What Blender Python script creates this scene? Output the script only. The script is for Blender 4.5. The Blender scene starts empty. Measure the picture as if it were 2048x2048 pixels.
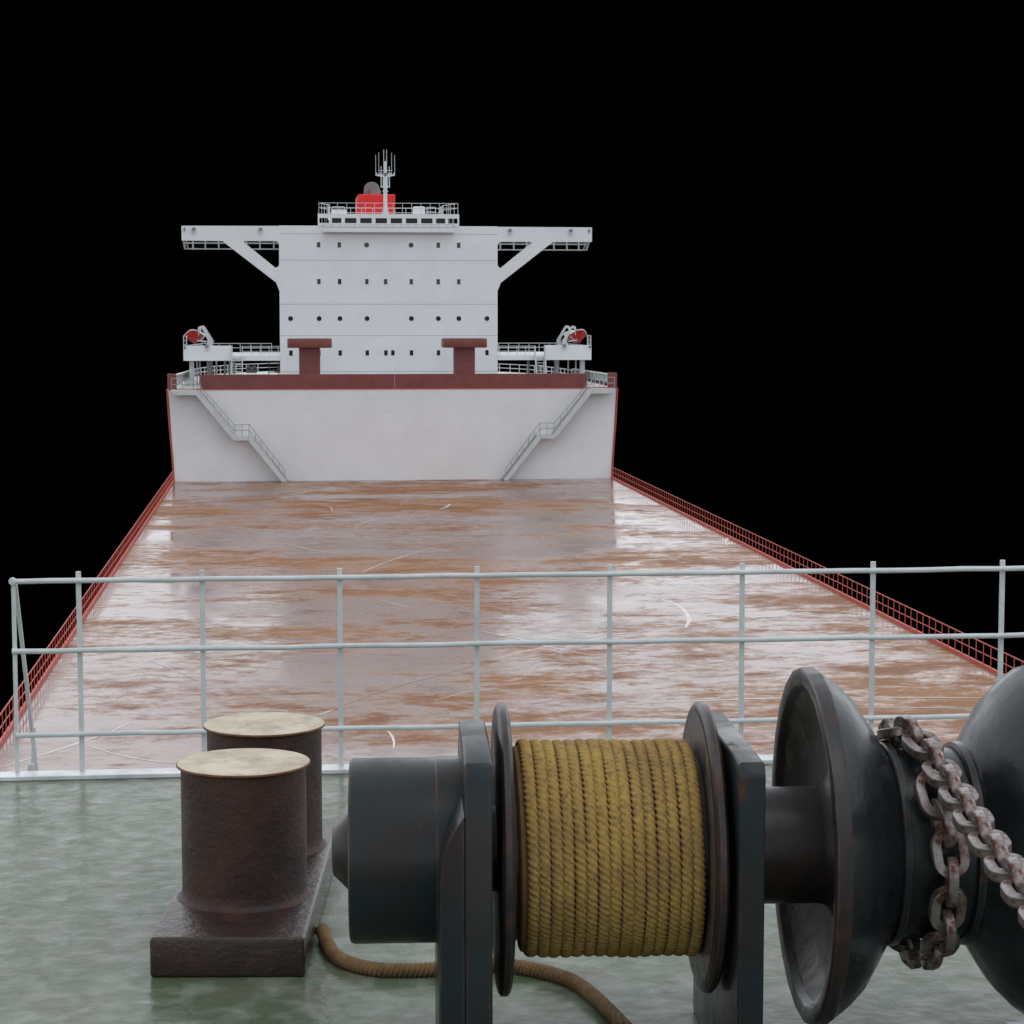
import bpy, bmesh, math, random
from mathutils import Vector, Matrix
random.seed(7)
PI = math.pi
scene = bpy.context.scene
COL = scene.collection
CX = 9.31        # ship's centreline (x), camera stands above x = 0
ZD = -12.0       # main deck, the foredeck is z = 0

# ------------------------------------------------------------------ materials
def _n(nt, t, x=0, y=0, **kw):
    n = nt.nodes.new(t)
    for k, v in kw.items(): setattr(n, k, v)
    return n

def _noise(nt, vec, scale, detail=6, rough=.6, dist=0.0):
    n = _n(nt, 'ShaderNodeTexNoise')
    n.inputs['Scale'].default_value = scale; n.inputs['Detail'].default_value = detail
    n.inputs['Roughness'].default_value = rough; n.inputs['Distortion'].default_value = dist
    nt.links.new(vec, n.inputs['Vector'])
    return n.outputs['Fac']

def _ramp(nt, fac, a, b, lo=0.0, hi=1.0):
    m = _n(nt, 'ShaderNodeMapRange'); m.clamp = True
    m.inputs['From Min'].default_value = a; m.inputs['From Max'].default_value = b
    m.inputs['To Min'].default_value = lo; m.inputs['To Max'].default_value = hi
    nt.links.new(fac, m.inputs['Value'])
    return m.outputs['Result']

def _mix(nt, fac, a, b):
    m = _n(nt, 'ShaderNodeMix'); m.data_type = 'RGBA'
    if isinstance(fac, float): m.inputs[0].default_value = fac
    else: nt.links.new(fac, m.inputs[0])
    for v, i in ((a, 6), (b, 7)):
        if isinstance(v, tuple): m.inputs[i].default_value = (*v, 1)
        else: nt.links.new(v, m.inputs[i])
    return m.outputs[2]

def _math(nt, op, a, b):
    m = _n(nt, 'ShaderNodeMath'); m.operation = op
    for i, v in enumerate((a, b)):
        if isinstance(v, (int, float)): m.inputs[i].default_value = v
        else: nt.links.new(v, m.inputs[i])
    return m.outputs[0]

def start(name):
    m = bpy.data.materials.new(name); m.use_nodes = True
    nt = m.node_tree; p = nt.nodes['Principled BSDF']
    tc = _n(nt, 'ShaderNodeTexCoord')
    return m, nt, p, tc.outputs['Object']

def bumpy(nt, p, h, strength, dist):
    b = _n(nt, 'ShaderNodeBump'); b.inputs['Strength'].default_value = strength
    b.inputs['Distance'].default_value = dist
    nt.links.new(h, b.inputs['Height']); nt.links.new(b.outputs['Normal'], p.inputs['Normal'])

def surf(name, c1, c2, scale=2.0, r=(.4, .6), metal=0.0, bump=.15, bscale=40, bdist=.004,
         patch=None, pscale=6.0, pcut=(.58, .66), prough=None, patch2=None, p2scale=14, p2cut=(.66, .7), spec=.5):
    """two tones of one paint or metal, with patches of rust or bare metal of their own shape"""
    m, nt, p, v = start(name)
    a = _noise(nt, v, scale, 6, .62)
    col = _mix(nt, _ramp(nt, a, .36, .64), c1, c2)
    ro = _ramp(nt, _noise(nt, v, scale * 1.7, 4), .3, .7, r[0], r[1])
    if patch:
        k = _ramp(nt, _noise(nt, v, pscale, 8, .68), pcut[0], pcut[1])
        col = _mix(nt, k, col, patch)
        if prough is not None:
            f = _n(nt, 'ShaderNodeMix'); nt.links.new(k, f.inputs[0]); nt.links.new(ro, f.inputs[2]); f.inputs[3].default_value = prough
            ro = f.outputs[0]
    if patch2:
        k = _ramp(nt, _noise(nt, v, p2scale, 9, .7), p2cut[0], p2cut[1])
        col = _mix(nt, k, col, patch2)
    nt.links.new(col, p.inputs['Base Color']); nt.links.new(ro, p.inputs['Roughness'])
    p.inputs['Metallic'].default_value = metal; p.inputs['Specular IOR Level'].default_value = spec
    if bump:
        bumpy(nt, p, _noise(nt, v, bscale, 6, .65), bump, bdist)
    return m

M = {}
M['white'] = surf('white_paint', (.75, .775, .80), (.70, .725, .75), .35, (.38, .55), 0, .25, 3.0, .012,
                  patch=(.52, .53, .54), pscale=5.0, pcut=(.70, .80), patch2=(.30, .29, .28), p2scale=9, p2cut=(.77, .80))
M['bulkhead'] = surf('white_bulkhead_paint', (.735, .748, .772), (.69, .70, .72), .3, (.42, .6), 0, .55, 2.4, .06,
                  patch=(.55, .54, .54), pscale=2.2, pcut=(.70, .80), patch2=(.33, .30, .29), p2scale=5, p2cut=(.76, .80))
M['steelwhite'] = surf('grey_white_paint', (.58, .61, .62), (.50, .53, .54), 1.5, (.4, .6), 0, .1, 30, .002)
M['galv'] = surf('galvanised_paint', (.58, .625, .635), (.49, .53, .54), 6.0, (.36, .5), 0, .12, 60, .001,
                  patch=(.40, .43, .44), pscale=9, pcut=(.60, .75))
M['coaming'] = surf('worn_white_coaming', (.66, .68, .70), (.46, .48, .50), 5.0, (.14, .38), 0, .2, 25, .002,
                  patch=(.36, .37, .39), pscale=11, pcut=(.62, .72))
M['red'] = surf('red_oxide_paint', (.20, .052, .046), (.17, .045, .042), .7, (.45, .6), 0, .15, 12, .004,
                  patch=(.14, .036, .034), pscale=1.4, pcut=(.52, .66), patch2=(.30, .17, .15), p2scale=5, p2cut=(.74, .78))
M['hullred'] = surf('bright_hull_red', (.42, .072, .045), (.36, .06, .042), .8, (.4, .55), 0, .1, 12, .003)
M['railred'] = surf('red_rail_paint', (.56, .085, .055), (.44, .065, .042), 1.2, (.4, .55), 0, 0)
M['funnelred'] = surf('signal_red_paint', (.74, .034, .036), (.68, .030, .033), .6, (.45, .6), 0, .05, 10, .003, spec=.2)
M['boatred'] = surf('lifeboat_red', (.50, .014, .006), (.38, .011, .006), 1.2, (.4, .6), 0, .05, 10, .003, spec=.2)
M['boatwhite'] = surf('lifeboat_white', (.70, .68, .63), (.60, .58, .53), 1.2, (.35, .5), 0, .05, 20, .002)
M['rust'] = surf('rusty_bollard_iron', (.070, .033, .026), (.034, .022, .020), 3.4, (.34, .58), .1, .6, 34, .010,
                  patch=(.082, .036, .021), pscale=4.2, pcut=(.50, .74), prough=.6, patch2=(.016, .016, .018), p2scale=3.1, p2cut=(.56, .70), spec=.3)
M['rustbase'] = surf('wet_rusty_iron', (.050, .030, .026), (.026, .019, .018), 4, (.05, .22), .1, .7, 20, .010,
                  patch=(.075, .034, .022), pscale=5, pcut=(.56, .72), spec=.38)
M['cap'] = surf('worn_cream_cap', (.58, .51, .385), (.43, .365, .265), 6, (.42, .6), 0, .2, 60, .003,
                  patch=(.22, .155, .10), pscale=5, pcut=(.46, .74), patch2=(.05, .038, .03), p2scale=20, p2cut=(.64, .68))
M['caprim'] = surf('rusty_cap_rim', (.24, .105, .045), (.13, .055, .030), 12, (.5, .7), .2, .3, 60, .003)
M['iron'] = surf('blue_black_winch_paint', (.012, .026, .031), (.023, .019, .018), 2.4, (.16, .46), 0, .25, 18, .004,
                  patch=(.085, .028, .016), pscale=6.5, pcut=(.61, .70), prough=.6, patch2=(.10, .11, .115), p2scale=18, p2cut=(.73, .76), spec=.26)
M['ironbrown'] = surf('brown_black_iron', (.034, .022, .019), (.016, .018, .021), 3.0, (.26, .5), 0, .25, 24, .004,
                  patch=(.080, .030, .018), pscale=5.0, pcut=(.56, .72), prough=.6, spec=.36)
M['bell'] = surf('polished_black_bell', (.014, .018, .020), (.008, .010, .012), 3.4, (.14, .42), 0, .35, 9, .008,
                  patch=(.055, .026, .018), pscale=6.5, pcut=(.66, .74), prough=.5, patch2=(.09, .11, .115), p2scale=7, p2cut=(.70, .715), spec=.32)
M['bellface'] = surf('scraped_bell_face', (.040, .028, .025), (.020, .020, .021), 3.5, (.22, .5), .1, .35, 20, .006,
                  patch=(.10, .075, .066), pscale=4.5, pcut=(.52, .66), prough=.32)
M['worn'] = surf('worn_flange_face', (.16, .13, .12), (.09, .08, .08), 9, (.35, .55), .5, .3, 40, .003,
                  patch=(.05, .05, .055), pscale=7, pcut=(.52, .6))
M['chain'] = surf('worn_chain_steel', (.31, .285, .275), (.150, .108, .098), 9, (.20, .44), .6, .3, 60, .003,
                  patch=(.105, .042, .026), pscale=16, pcut=(.50, .60), prough=.65, patch2=(.012, .012, .012), p2scale=22, p2cut=(.63, .66))
M['pipe'] = surf('sooty_pipe', (.27, .255, .26), (.19, .18, .185), 1.2, (.5, .7), .2, .1, 8, .01)
M['brown'] = surf('brown_fitting', (.11, .085, .08), (.07, .06, .058), 2, (.5, .7), .1, .2, 20, .004)
M['lamp'] = surf('grey_lamp_housing', (.26, .27, .28), (.20, .21, .22), 3, (.4, .5), .2, 0)
M['railgrey'] = surf('weathered_grey_rail', (.36, .375, .385), (.28, .29, .30), 3, (.45, .6), 0, 0)
M['seam'] = surf('grey_weld_seam', (.40, .42, .45), (.34, .36, .38), 1, (.5, .6), 0, 0)
M['tread'] = surf('grey_tread', (.34, .35, .36), (.24, .25, .26), 3, (.5, .6), .1, .1, 30, .002)
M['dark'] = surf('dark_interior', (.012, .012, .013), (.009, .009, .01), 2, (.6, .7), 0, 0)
M['underside'] = surf('grey_platform_steel', (.50, .55, .54), (.42, .47, .46), .8, (.3, .45), 0, .1, 6, .004)

def edge_wear(m, colour, radius, amount=.8):
    nt = m.node_tree; p = nt.nodes['Principled BSDF']; src = p.inputs['Base Color'].links[0].from_socket
    bv = _n(nt, 'ShaderNodeBevel'); bv.samples = 4; bv.inputs['Radius'].default_value = radius
    ge = _n(nt, 'ShaderNodeNewGeometry'); d = _n(nt, 'ShaderNodeVectorMath'); d.operation = 'DOT_PRODUCT'
    nt.links.new(bv.outputs[0], d.inputs[0]); nt.links.new(ge.outputs['Normal'], d.inputs[1])
    tc = _n(nt, 'ShaderNodeTexCoord')
    k = _math(nt, 'MULTIPLY', _ramp(nt, d.outputs['Value'], .985, .90, 0, amount), _ramp(nt, _noise(nt, tc.outputs['Object'], 13, 7, .7), .42, .60))
    nt.links.new(_mix(nt, k, src, colour), p.inputs['Base Color'])
edge_wear(M['iron'], (.12, .055, .034), .014)
edge_wear(M['ironbrown'], (.13, .060, .036), .014)
edge_wear(M['rustbase'], (.13, .075, .055), .016)

def glass(name, c):
    m, nt, p, v = start(name)
    p.inputs['Base Color'].default_value = (*c, 1); p.inputs['Roughness'].default_value = .12
    p.inputs['Specular IOR Level'].default_value = .3
    return m
M['glass_dark'] = glass('dark_window_glass', (.006, .007, .008))
M['glass_grey'] = glass('grey_window_glass', (.052, .053, .055))  # even grey pane, paler than the dark one

def deck_mat():
    m, nt, p, v = start('rusty_wet_red_deck')
    st = _n(nt, 'ShaderNodeMapping'); st.inputs['Scale'].default_value = (.62, 1.0, 1.0)
    nt.links.new(v, st.inputs['Vector']); sv = st.outputs[0]
    big = _noise(nt, sv, .085, 4, .6, .4)
    mid = _noise(nt, sv, .36, 8, .72, .5)
    fine = _noise(nt, sv, 1.5, 8, .78, .3)
    grit = _noise(nt, v, 5.5, 5, .75)
    mixn = _math(nt, 'ADD', _math(nt, 'MULTIPLY', big, .46), _math(nt, 'ADD', _math(nt, 'MULTIPLY', mid, .36), _math(nt, 'MULTIPLY', fine, .28)))
    rust = _ramp(nt, mixn, .522, .606)
    base = _mix(nt, _ramp(nt, fine, .38, .62), (.262, .146, .110), (.175, .102, .080))
    base = _mix(nt, _ramp(nt, grit, .56, .68, 0, .6), base, (.33, .25, .225))
    rc = _mix(nt, _ramp(nt, mid, .40, .62), (.43, .205, .066), (.25, .102, .038))
    rc = _mix(nt, _ramp(nt, grit, .35, .6, 0, .45), rc, (.12, .045, .02))
    col = _mix(nt, _math(nt, 'MULTIPLY', rust, .92), base, rc)
    nt.links.new(col, p.inputs['Base Color'])
    puddle = _ramp(nt, _noise(nt, sv, .23, 6, .6, .3), .42, .60)
    r0 = _ramp(nt, puddle, 0, 1, .04, .19)
    r0 = _math(nt, 'ADD', r0, _ramp(nt, fine, .40, .65, 0, .12))
    f = _n(nt, 'ShaderNodeMix'); nt.links.new(rust, f.inputs[0]); nt.links.new(r0, f.inputs[2]); f.inputs[3].default_value = .5
    nt.links.new(f.outputs[0], p.inputs['Roughness'])
    sp = _ramp(nt, rust, 0, 1, .56, .08); nt.links.new(sp, p.inputs['Specular IOR Level'])
    bumpy(nt, p, _math(nt, 'ADD', _math(nt, 'MULTIPLY', mid, .6), _math(nt, 'MULTIPLY', fine, .4)), .12, .03)
    return m
M['deck'] = deck_mat()

def foredeck_mat():
    m, nt, p, v = start('wet_green_deck_paint')
    a = _noise(nt, v, 1.6, 5, .6); b = _noise(nt, v, 7, 3, .5, .4)
    col = _mix(nt, _ramp(nt, a, .38, .64), (.074, .112, .062), (.102, .120, .082))
    col = _mix(nt, _ramp(nt, _noise(nt, v, 6, 5, .65), .54, .68, 0, .55), col, (.145, .108, .080))
    col = _mix(nt, _ramp(nt, b, .46, .72, 0, .8), col, (.215, .245, .205))
    nt.links.new(col, p.inputs['Base Color'])
    nt.links.new(_ramp(nt, _noise(nt, v, 9, 4), .35, .65, .16, .34), p.inputs['Roughness'])
    p.inputs['Specular IOR Level'].default_value = .16
    bumpy(nt, p, _math(nt, 'ADD', _noise(nt, v, 11, 3, .5), _math(nt, 'MULTIPLY', b, .3)), .25, .02)
    return m
M['foredeck'] = foredeck_mat()
M['scratch'] = surf('pale_scuffed_paint', (.72, .66, .64), (.60, .54, .52), 1.5, (.3, .45), 0, 0)
M['scuff'] = surf('grey_scuffed_paint', (.24, .22, .22), (.17, .16, .16), 1.5, (.3, .45), 0, 0)
M['rope'] = surf('olive_yellow_rope', (.37, .242, .052), (.25, .155, .040), 4, (.7, .85), 0, .6, 260, .003,
                 patch=(.17, .095, .036), pscale=55, pcut=(.50, .66))
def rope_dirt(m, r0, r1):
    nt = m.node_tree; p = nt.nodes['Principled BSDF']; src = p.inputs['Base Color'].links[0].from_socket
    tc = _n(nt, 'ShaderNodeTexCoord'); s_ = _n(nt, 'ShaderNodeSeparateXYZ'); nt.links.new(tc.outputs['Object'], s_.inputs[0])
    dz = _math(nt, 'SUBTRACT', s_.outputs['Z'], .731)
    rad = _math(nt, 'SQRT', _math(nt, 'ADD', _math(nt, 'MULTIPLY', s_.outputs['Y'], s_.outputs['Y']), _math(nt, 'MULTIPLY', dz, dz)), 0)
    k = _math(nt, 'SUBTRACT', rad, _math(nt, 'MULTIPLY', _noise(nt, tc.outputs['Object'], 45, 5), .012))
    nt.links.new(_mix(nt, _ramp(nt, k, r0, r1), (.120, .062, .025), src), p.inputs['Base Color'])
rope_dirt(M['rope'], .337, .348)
M['ropebrown'] = surf('brown_rope', (.20, .120, .042), (.125, .074, .030), 14, (.7, .85), 0, .6, 240, .003)

# ------------------------------------------------------------------ mesh builder
OFF = {}
class MB:
    def __init__(s): s.v = []; s.f = []; s.m = []
    def add(s, vs, fs, mi=0):
        o = len(s.v); s.v += [Vector(p) for p in vs]
        for f in fs: s.f.append(tuple(i + o for i in f)); s.m.append(mi)
    def box(s, x0, x1, y0, y1, z0, z1, mi=0):
        s.add([(x0,y0,z0),(x1,y0,z0),(x1,y1,z0),(x0,y1,z0),(x0,y0,z1),(x1,y0,z1),(x1,y1,z1),(x0,y1,z1)],
              [(0,3,2,1),(4,5,6,7),(0,1,5,4),(1,2,6,5),(2,3,7,6),(3,0,4,7)], mi)
        return s
    def tube(s, pts, r, n=8, closed=False, mi=0, flat=None):
        pts = [Vector(p) for p in pts]; rings = []; N = len(pts)
        up = None
        for i, p in enumerate(pts):
            if closed: t = (pts[(i+1) % N] - pts[i-1])
            else: t = pts[min(i+1, N-1)] - pts[max(i-1, 0)]
            t.normalize()
            if up is None:
                up = Vector((0,0,1)) if abs(t.z) < .9 else Vector((0,1,0))
            a = t.cross(up)
            if a.length < 1e-6: a = t.orthogonal()
            a.normalize(); b = a.cross(t).normalized(); up = b
            ra, rb = flat if flat else (r, r)
            ph = PI / n if n == 4 else 0
            k = math.sqrt(2) if n == 4 else 1
            rings.append([p + a * (ra * k * math.cos(2*PI*j/n + ph)) + b * (rb * k * math.sin(2*PI*j/n + ph)) for j in range(n)])
        o = len(s.v)
        for ring in rings: s.v += ring
        M_ = N if closed else N - 1
        for i in range(M_):
            for j in range(n):
                a0 = o + i*n + j; a1 = o + i*n + (j+1) % n; b0 = o + ((i+1) % N)*n + j; b1 = o + ((i+1) % N)*n + (j+1) % n
                s.f.append((a0, a1, b1, b0)); s.m.append(mi)
        if not closed:
            s.f.append(tuple(o + j for j in range(n))[::-1]); s.m.append(mi)
            s.f.append(tuple(o + (N-1)*n + j for j in range(n))); s.m.append(mi)
        return s
    def bar(s, a, b, w, h=None, mi=0):
        """square bar between two points"""
        return s.tube([a, b], w/2, 4, mi=mi, flat=(w/2, (h or w)/2))
    def lathe(s, prof, axis='x', c=(0,0,0), n=40, mi=0, cap=True):
        o = len(s.v); c = Vector(c)
        for (a, r) in prof:
            for j in range(n):
                t = 2*PI*j/n
                u, w = r*math.cos(t), r*math.sin(t)
                q = {'x': (a,u,w), 'z': (u,w,a), 'y': (w,a,u)}[axis]
                s.v.append(c + Vector(q))
        for i in range(len(prof)-1):
            for j in range(n):
                s.f.append((o+i*n+j, o+(i+1)*n+j, o+(i+1)*n+(j+1) % n, o+i*n+(j+1) % n)); s.m.append(mi)
        if cap:
            s.f.append(tuple(o+j for j in range(n))); s.m.append(mi)
            s.f.append(tuple(o+(len(prof)-1)*n+j for j in range(n))[::-1]); s.m.append(mi)
        return s
    def prism(s, poly, axis, d0, d1, mi=0):
        """poly of 2D points extruded along axis; axis y: (x,z), axis z: (x,y), axis x: (y,z)"""
        def P(p, d): return {'y': (p[0], d, p[1]), 'z': (p[0], p[1], d), 'x': (d, p[0], p[1])}[axis]
        n = len(poly)
        s.add([P(p, d0) for p in poly] + [P(p, d1) for p in poly],
              [tuple(range(n)), tuple(range(2*n-1, n-1, -1))] + [(i, n+i, n+(i+1) % n, (i+1) % n) for i in range(n)], mi)
        return s
    def build(s, name, mat, parent=None, off=None, smooth=False, bevel=0.0, seg=2, loc=None, weld=False):
        me = bpy.data.meshes.new(name)
        if off is None: off = OFF.get(parent.name, Vector((0,0,0))) if parent else Vector((0,0,0))
        me.from_pydata([tuple(p - off) for p in s.v], [], s.f)
        mats = mat if isinstance(mat, (list, tuple)) else [mat]
        for k in mats: me.materials.append(k)
        me.polygons.foreach_set('material_index', s.m)
        bm = bmesh.new(); bm.from_mesh(me)
        if weld: bmesh.ops.remove_doubles(bm, verts=bm.verts, dist=1e-4)
        bmesh.ops.recalc_face_normals(bm, faces=bm.faces)
        if bevel > 0:
            es = [e for e in bm.edges if len(e.link_faces) == 2 and e.calc_face_angle(0) > .5]
            bmesh.ops.bevel(bm, geom=es, offset=bevel, segments=seg, affect='EDGES', profile=.5, clamp_overlap=True)
        bm.to_mesh(me); bm.free()
        if smooth:
            for p in me.polygons: p.use_smooth = True
            try: me.set_sharp_from_angle(angle=math.radians(38))
            except Exception: pass
        me.update()
        o = bpy.data.objects.new(name, me); COL.objects.link(o)
        if parent: o.parent = parent
        if loc is not None: o.location = loc
        OFF[o.name] = off.copy()
        return o

def tag(o, label=None, cat=None, group=None, kind=None):
    for k, v in (('label', label), ('category', cat), ('group', group), ('kind', kind)):
        if v: o[k] = v
    return o

def thing(name, label, cat, loc=(0,0,0), group=None, rz=0):
    o = bpy.data.objects.new(name, None); COL.objects.link(o); o.empty_display_size = .2
    o.location = loc; o.rotation_euler = (0, 0, rz); OFF[o.name] = Vector(loc) if rz == 0 else Vector((0,0,0))
    return tag(o, label, cat, group)

def inst(src, name, parent, loc, mw=None):
    """copy of a part that shares its mesh"""
    o = src.copy(); o.name = name; COL.objects.link(o); o.parent = parent
    if mw is not None: o.matrix_local = mw
    else: o.location = loc
    return o

def SX(x): return CX + x
def SZ(z): return ZD + z

# ------------------------------------------------------------------ setting: decks and hull
YB = 184.4       # poop front bulkhead
b = MB(); b.box(SX(-19.09), SX(19.09), 11.8, YB, ZD-.4, ZD)
scr = [(.24,[(18.74,106.19),(19.12,104.45),(19.22,101.91),(18.89,98.86),(18.57,97.41),(18.22,96.17)]),
(.10,[(19.51,110.89),(20.52,112.91),(21.66,114.32),(22.97,115.30)]),
(-.09,[(1.6,77.3),(2.25,78.76),(4.09,81.89),(6.02,84.45),(7.86,86.95)]),
(.10,[(1.10,76.39),(1.35,76.9),(1.6,77.35)]),
(.13,[(8.69,96.09),(10.37,93.07),(11.46,90.68),(12.80,88.64)]),
(.12,[(8.37,87.93),(10.83,90.89),(13.30,92.90),(14.93,94.67),(16.33,94.82)]),
(.13,[(-9.22,68.50),(-8.16,70.25),(-7.06,72.27),(-6.27,73.84),(-5.60,75.77)]),
(.10,[(-6.82,71.83),(-5.73,70.24),(-4.68,69.18),(-3.66,68.52)]),
(.14,[(11.91,77.23),(15.29,77.69),(18.79,77.95),(22.94,77.61),(26.67,77.11)]),
(.08,[(17.99,76.18),(21.44,75.71),(25.07,75.23)]),
(.16,[(24.71,125.96),(26.30,127.71),(28.0,128.85)]),
(.2,[(28.30,134.80),(27.87,133.33),(27.47,131.58),(27.30,130.43)]),
(.10,[(4.05,118.44),(5.28,122.36),(6.95,126.51),(9.24,131.48)]),
(.20,[(11.11,156.35),(11.81,158.31),(12.30,160.78)]),
(.10,[(-0.11,134.20),(1.35,130.62),(3.40,127.42)]),
(.10,[(12.14,143.99),(12.62,143.26),(13.00,142.21)]),
(.10,[(3.40,73.17),(3.49,72.28),(3.51,71.24),(3.44,70.16)]),
(.10,[(4.56,144.79),(5.64,148.19),(6.85,150.25)]),
(.10,[(-9.0,175.92),(-7.26,179.75),(-6.10,182.26)]),
(.08,[(4.61,107.11),(5.29,105.54),(6.00,104.02)]),
(.07,[(17.59,96.71),(21.56,97.58),(26.49,98.05)]),
(.15,[(13.41,93.63),(14.30,94.28),(15.40,94.77)]),
(.06,[(10.74,107.42),(12.68,106.45),(13.84,105.57)]),
(.10,[(2.81,160.10),(3.23,158.81),(3.24,155.99)]),
(.05,[(-5.77,89.16),(-4.38,86.15),(-3.07,82.98)]),
(.06,[(10.98,75.34),(13.34,73.21),(14.57,72.17)]),
(.05,[(14.16,82.18),(15.18,83.36),(16.06,84.84)]),
(.05,[(5.42,78.73),(6.69,80.40),(7.91,81.04)])]
def catmull(pts, k=6):
    P = [Vector((*p, 0)) if len(p) == 2 else Vector(p) for p in pts]; out = []
    for i in range(len(P)-1):
        p0, p1, p2, p3 = P[max(i-1,0)], P[i], P[i+1], P[min(i+2,len(P)-1)]
        for j in range(k):
            t = j/k
            out.append(.5*((2*p1)+(p2-p0)*t+(2*p0-5*p1+4*p2-p3)*t*t+(3*p1-p0-3*p2+p3)*t**3))
    return out + [P[-1]]
for qi, (w, pts) in enumerate(scr):
    c = catmull(pts); n = len(c); zz = ZD + .004 + .0015*(qi % 5); mi = 1 if w > 0 else 2; w = abs(w)
    L, R = [], []
    for i, p in enumerate(c):
        t = (c[min(i+1,n-1)] - c[max(i-1,0)]).normalized(); s = Vector((-t.y, t.x, 0))
        ww = w*.5*(.45 + .55*math.sin(PI*(i+.3)/(n-.4)))*random.uniform(.75,1.1)
        L.append((p.x+s.x*ww, p.y+s.y*ww, zz)); R.append((p.x-s.x*ww, p.y-s.y*ww, zz))
    b.add(L+R, [(i, i+1, n+i+1, n+i) for i in range(n-1)], mi)
tag(b.build('main_deck', [M['deck'], M['scratch'], M['scuff']]), 'long rusty reddish main deck, wet and scratched', 'deck', kind='structure')

def stern_x(y):                       # half breadth of the poop at station y
    if y <= 205: return 19.3 if y > 186 else 19.43
    return 19.3*max(0.0, 1-((y-205)/40.0)**2.6)**(1/2.6)

# hull: amidships sides below the deck edge plus flared red poop sides
b = MB()
for sgn in (-1, 1):
    b.box(*sorted((SX(sgn*19.1), SX(sgn*18.4))), 11.8, YB+.3, ZD-9, ZD-.45)
ys = [YB-.06, 186, 195, 205, 212, 218, 224, 230, 235, 239, 242, 244, 244.9]
prof = [(-9, 18.4), (-.5, 18.85), (0, 19.06), (1, 19.09), (2, 19.14), (3.5, 19.25), (5, 19.36), (6.5, 19.44), (7.89, 19.5)]
for sgn in (-1, 1):
    vs = []; fs = []; n = len(prof)
    for y in ys:
        k = stern_x(y)/19.3 if y > 205 else 1.0
        for z, x in prof:
            vs += [(SX(sgn*x*k), y - (0 if y < 236 else (7.89-z)*.35), SZ(z))]
    for i in range(len(ys)-1):
        for j in range(n-1): fs.append((i*n+j, i*n+j+1, (i+1)*n+j+1, (i+1)*n+j))
    # inner skin so that the plating has thickness
    vs2 = [(p[0]-sgn*.16, p[1], p[2]) for p in vs]; m = len(vs)
    fs2 = [tuple(i+m for i in reversed(f)) for f in fs]
    rim = [(j, j+1, m+j+1, m+j) for j in range(n-1)] + [(i*n+n-1, (i+1)*n+n-1, m+(i+1)*n+n-1, m+i*n+n-1) for i in range(len(ys)-1)]
    b.add(vs+vs2, fs+fs2+rim)
tag(b.build('hull', M['hullred'], smooth=True), 'red ship hull plating under the decks', 'hull', kind='structure')

# poop deck
half = [(stern_x(y)-.2, y) for y in [YB+.45, 190, 196, 205, 212, 218, 224, 230, 235, 239, 242, 244]]
poly = [(SX(x), y) for x, y in half] + [(SX(-x), y) for x, y in reversed(half)]
tag(MB().prism(poly, 'z', SZ(7.6), SZ(7.9)).build('poop_deck', M['underside']), 'pale green grey raised deck at the stern', 'deck', kind='structure')

# poop front bulkhead
poly = [(SX(-x+.0), SZ(z)) for z, x in ((0, 18.9), (3.5, 19.09), (7.86, 19.33))] + [(SX(x), SZ(z)) for z, x in ((7.86, 19.33), (3.5, 19.09), (0, 18.9))]
t = thing('bulkhead', 'wide white steel bulkhead wall rising from the rusty deck below the red bulwark', 'wall', (CX, YB, ZD))
MB().prism(poly, 'y', YB, YB+.4).build('wall_plate', M['bulkhead'], t)
MB().box(SX(-19.33), SX(19.33), YB-.05, YB+.45, SZ(7.865), SZ(7.97)).build('edge_strip', M['hullred'], t)

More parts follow.
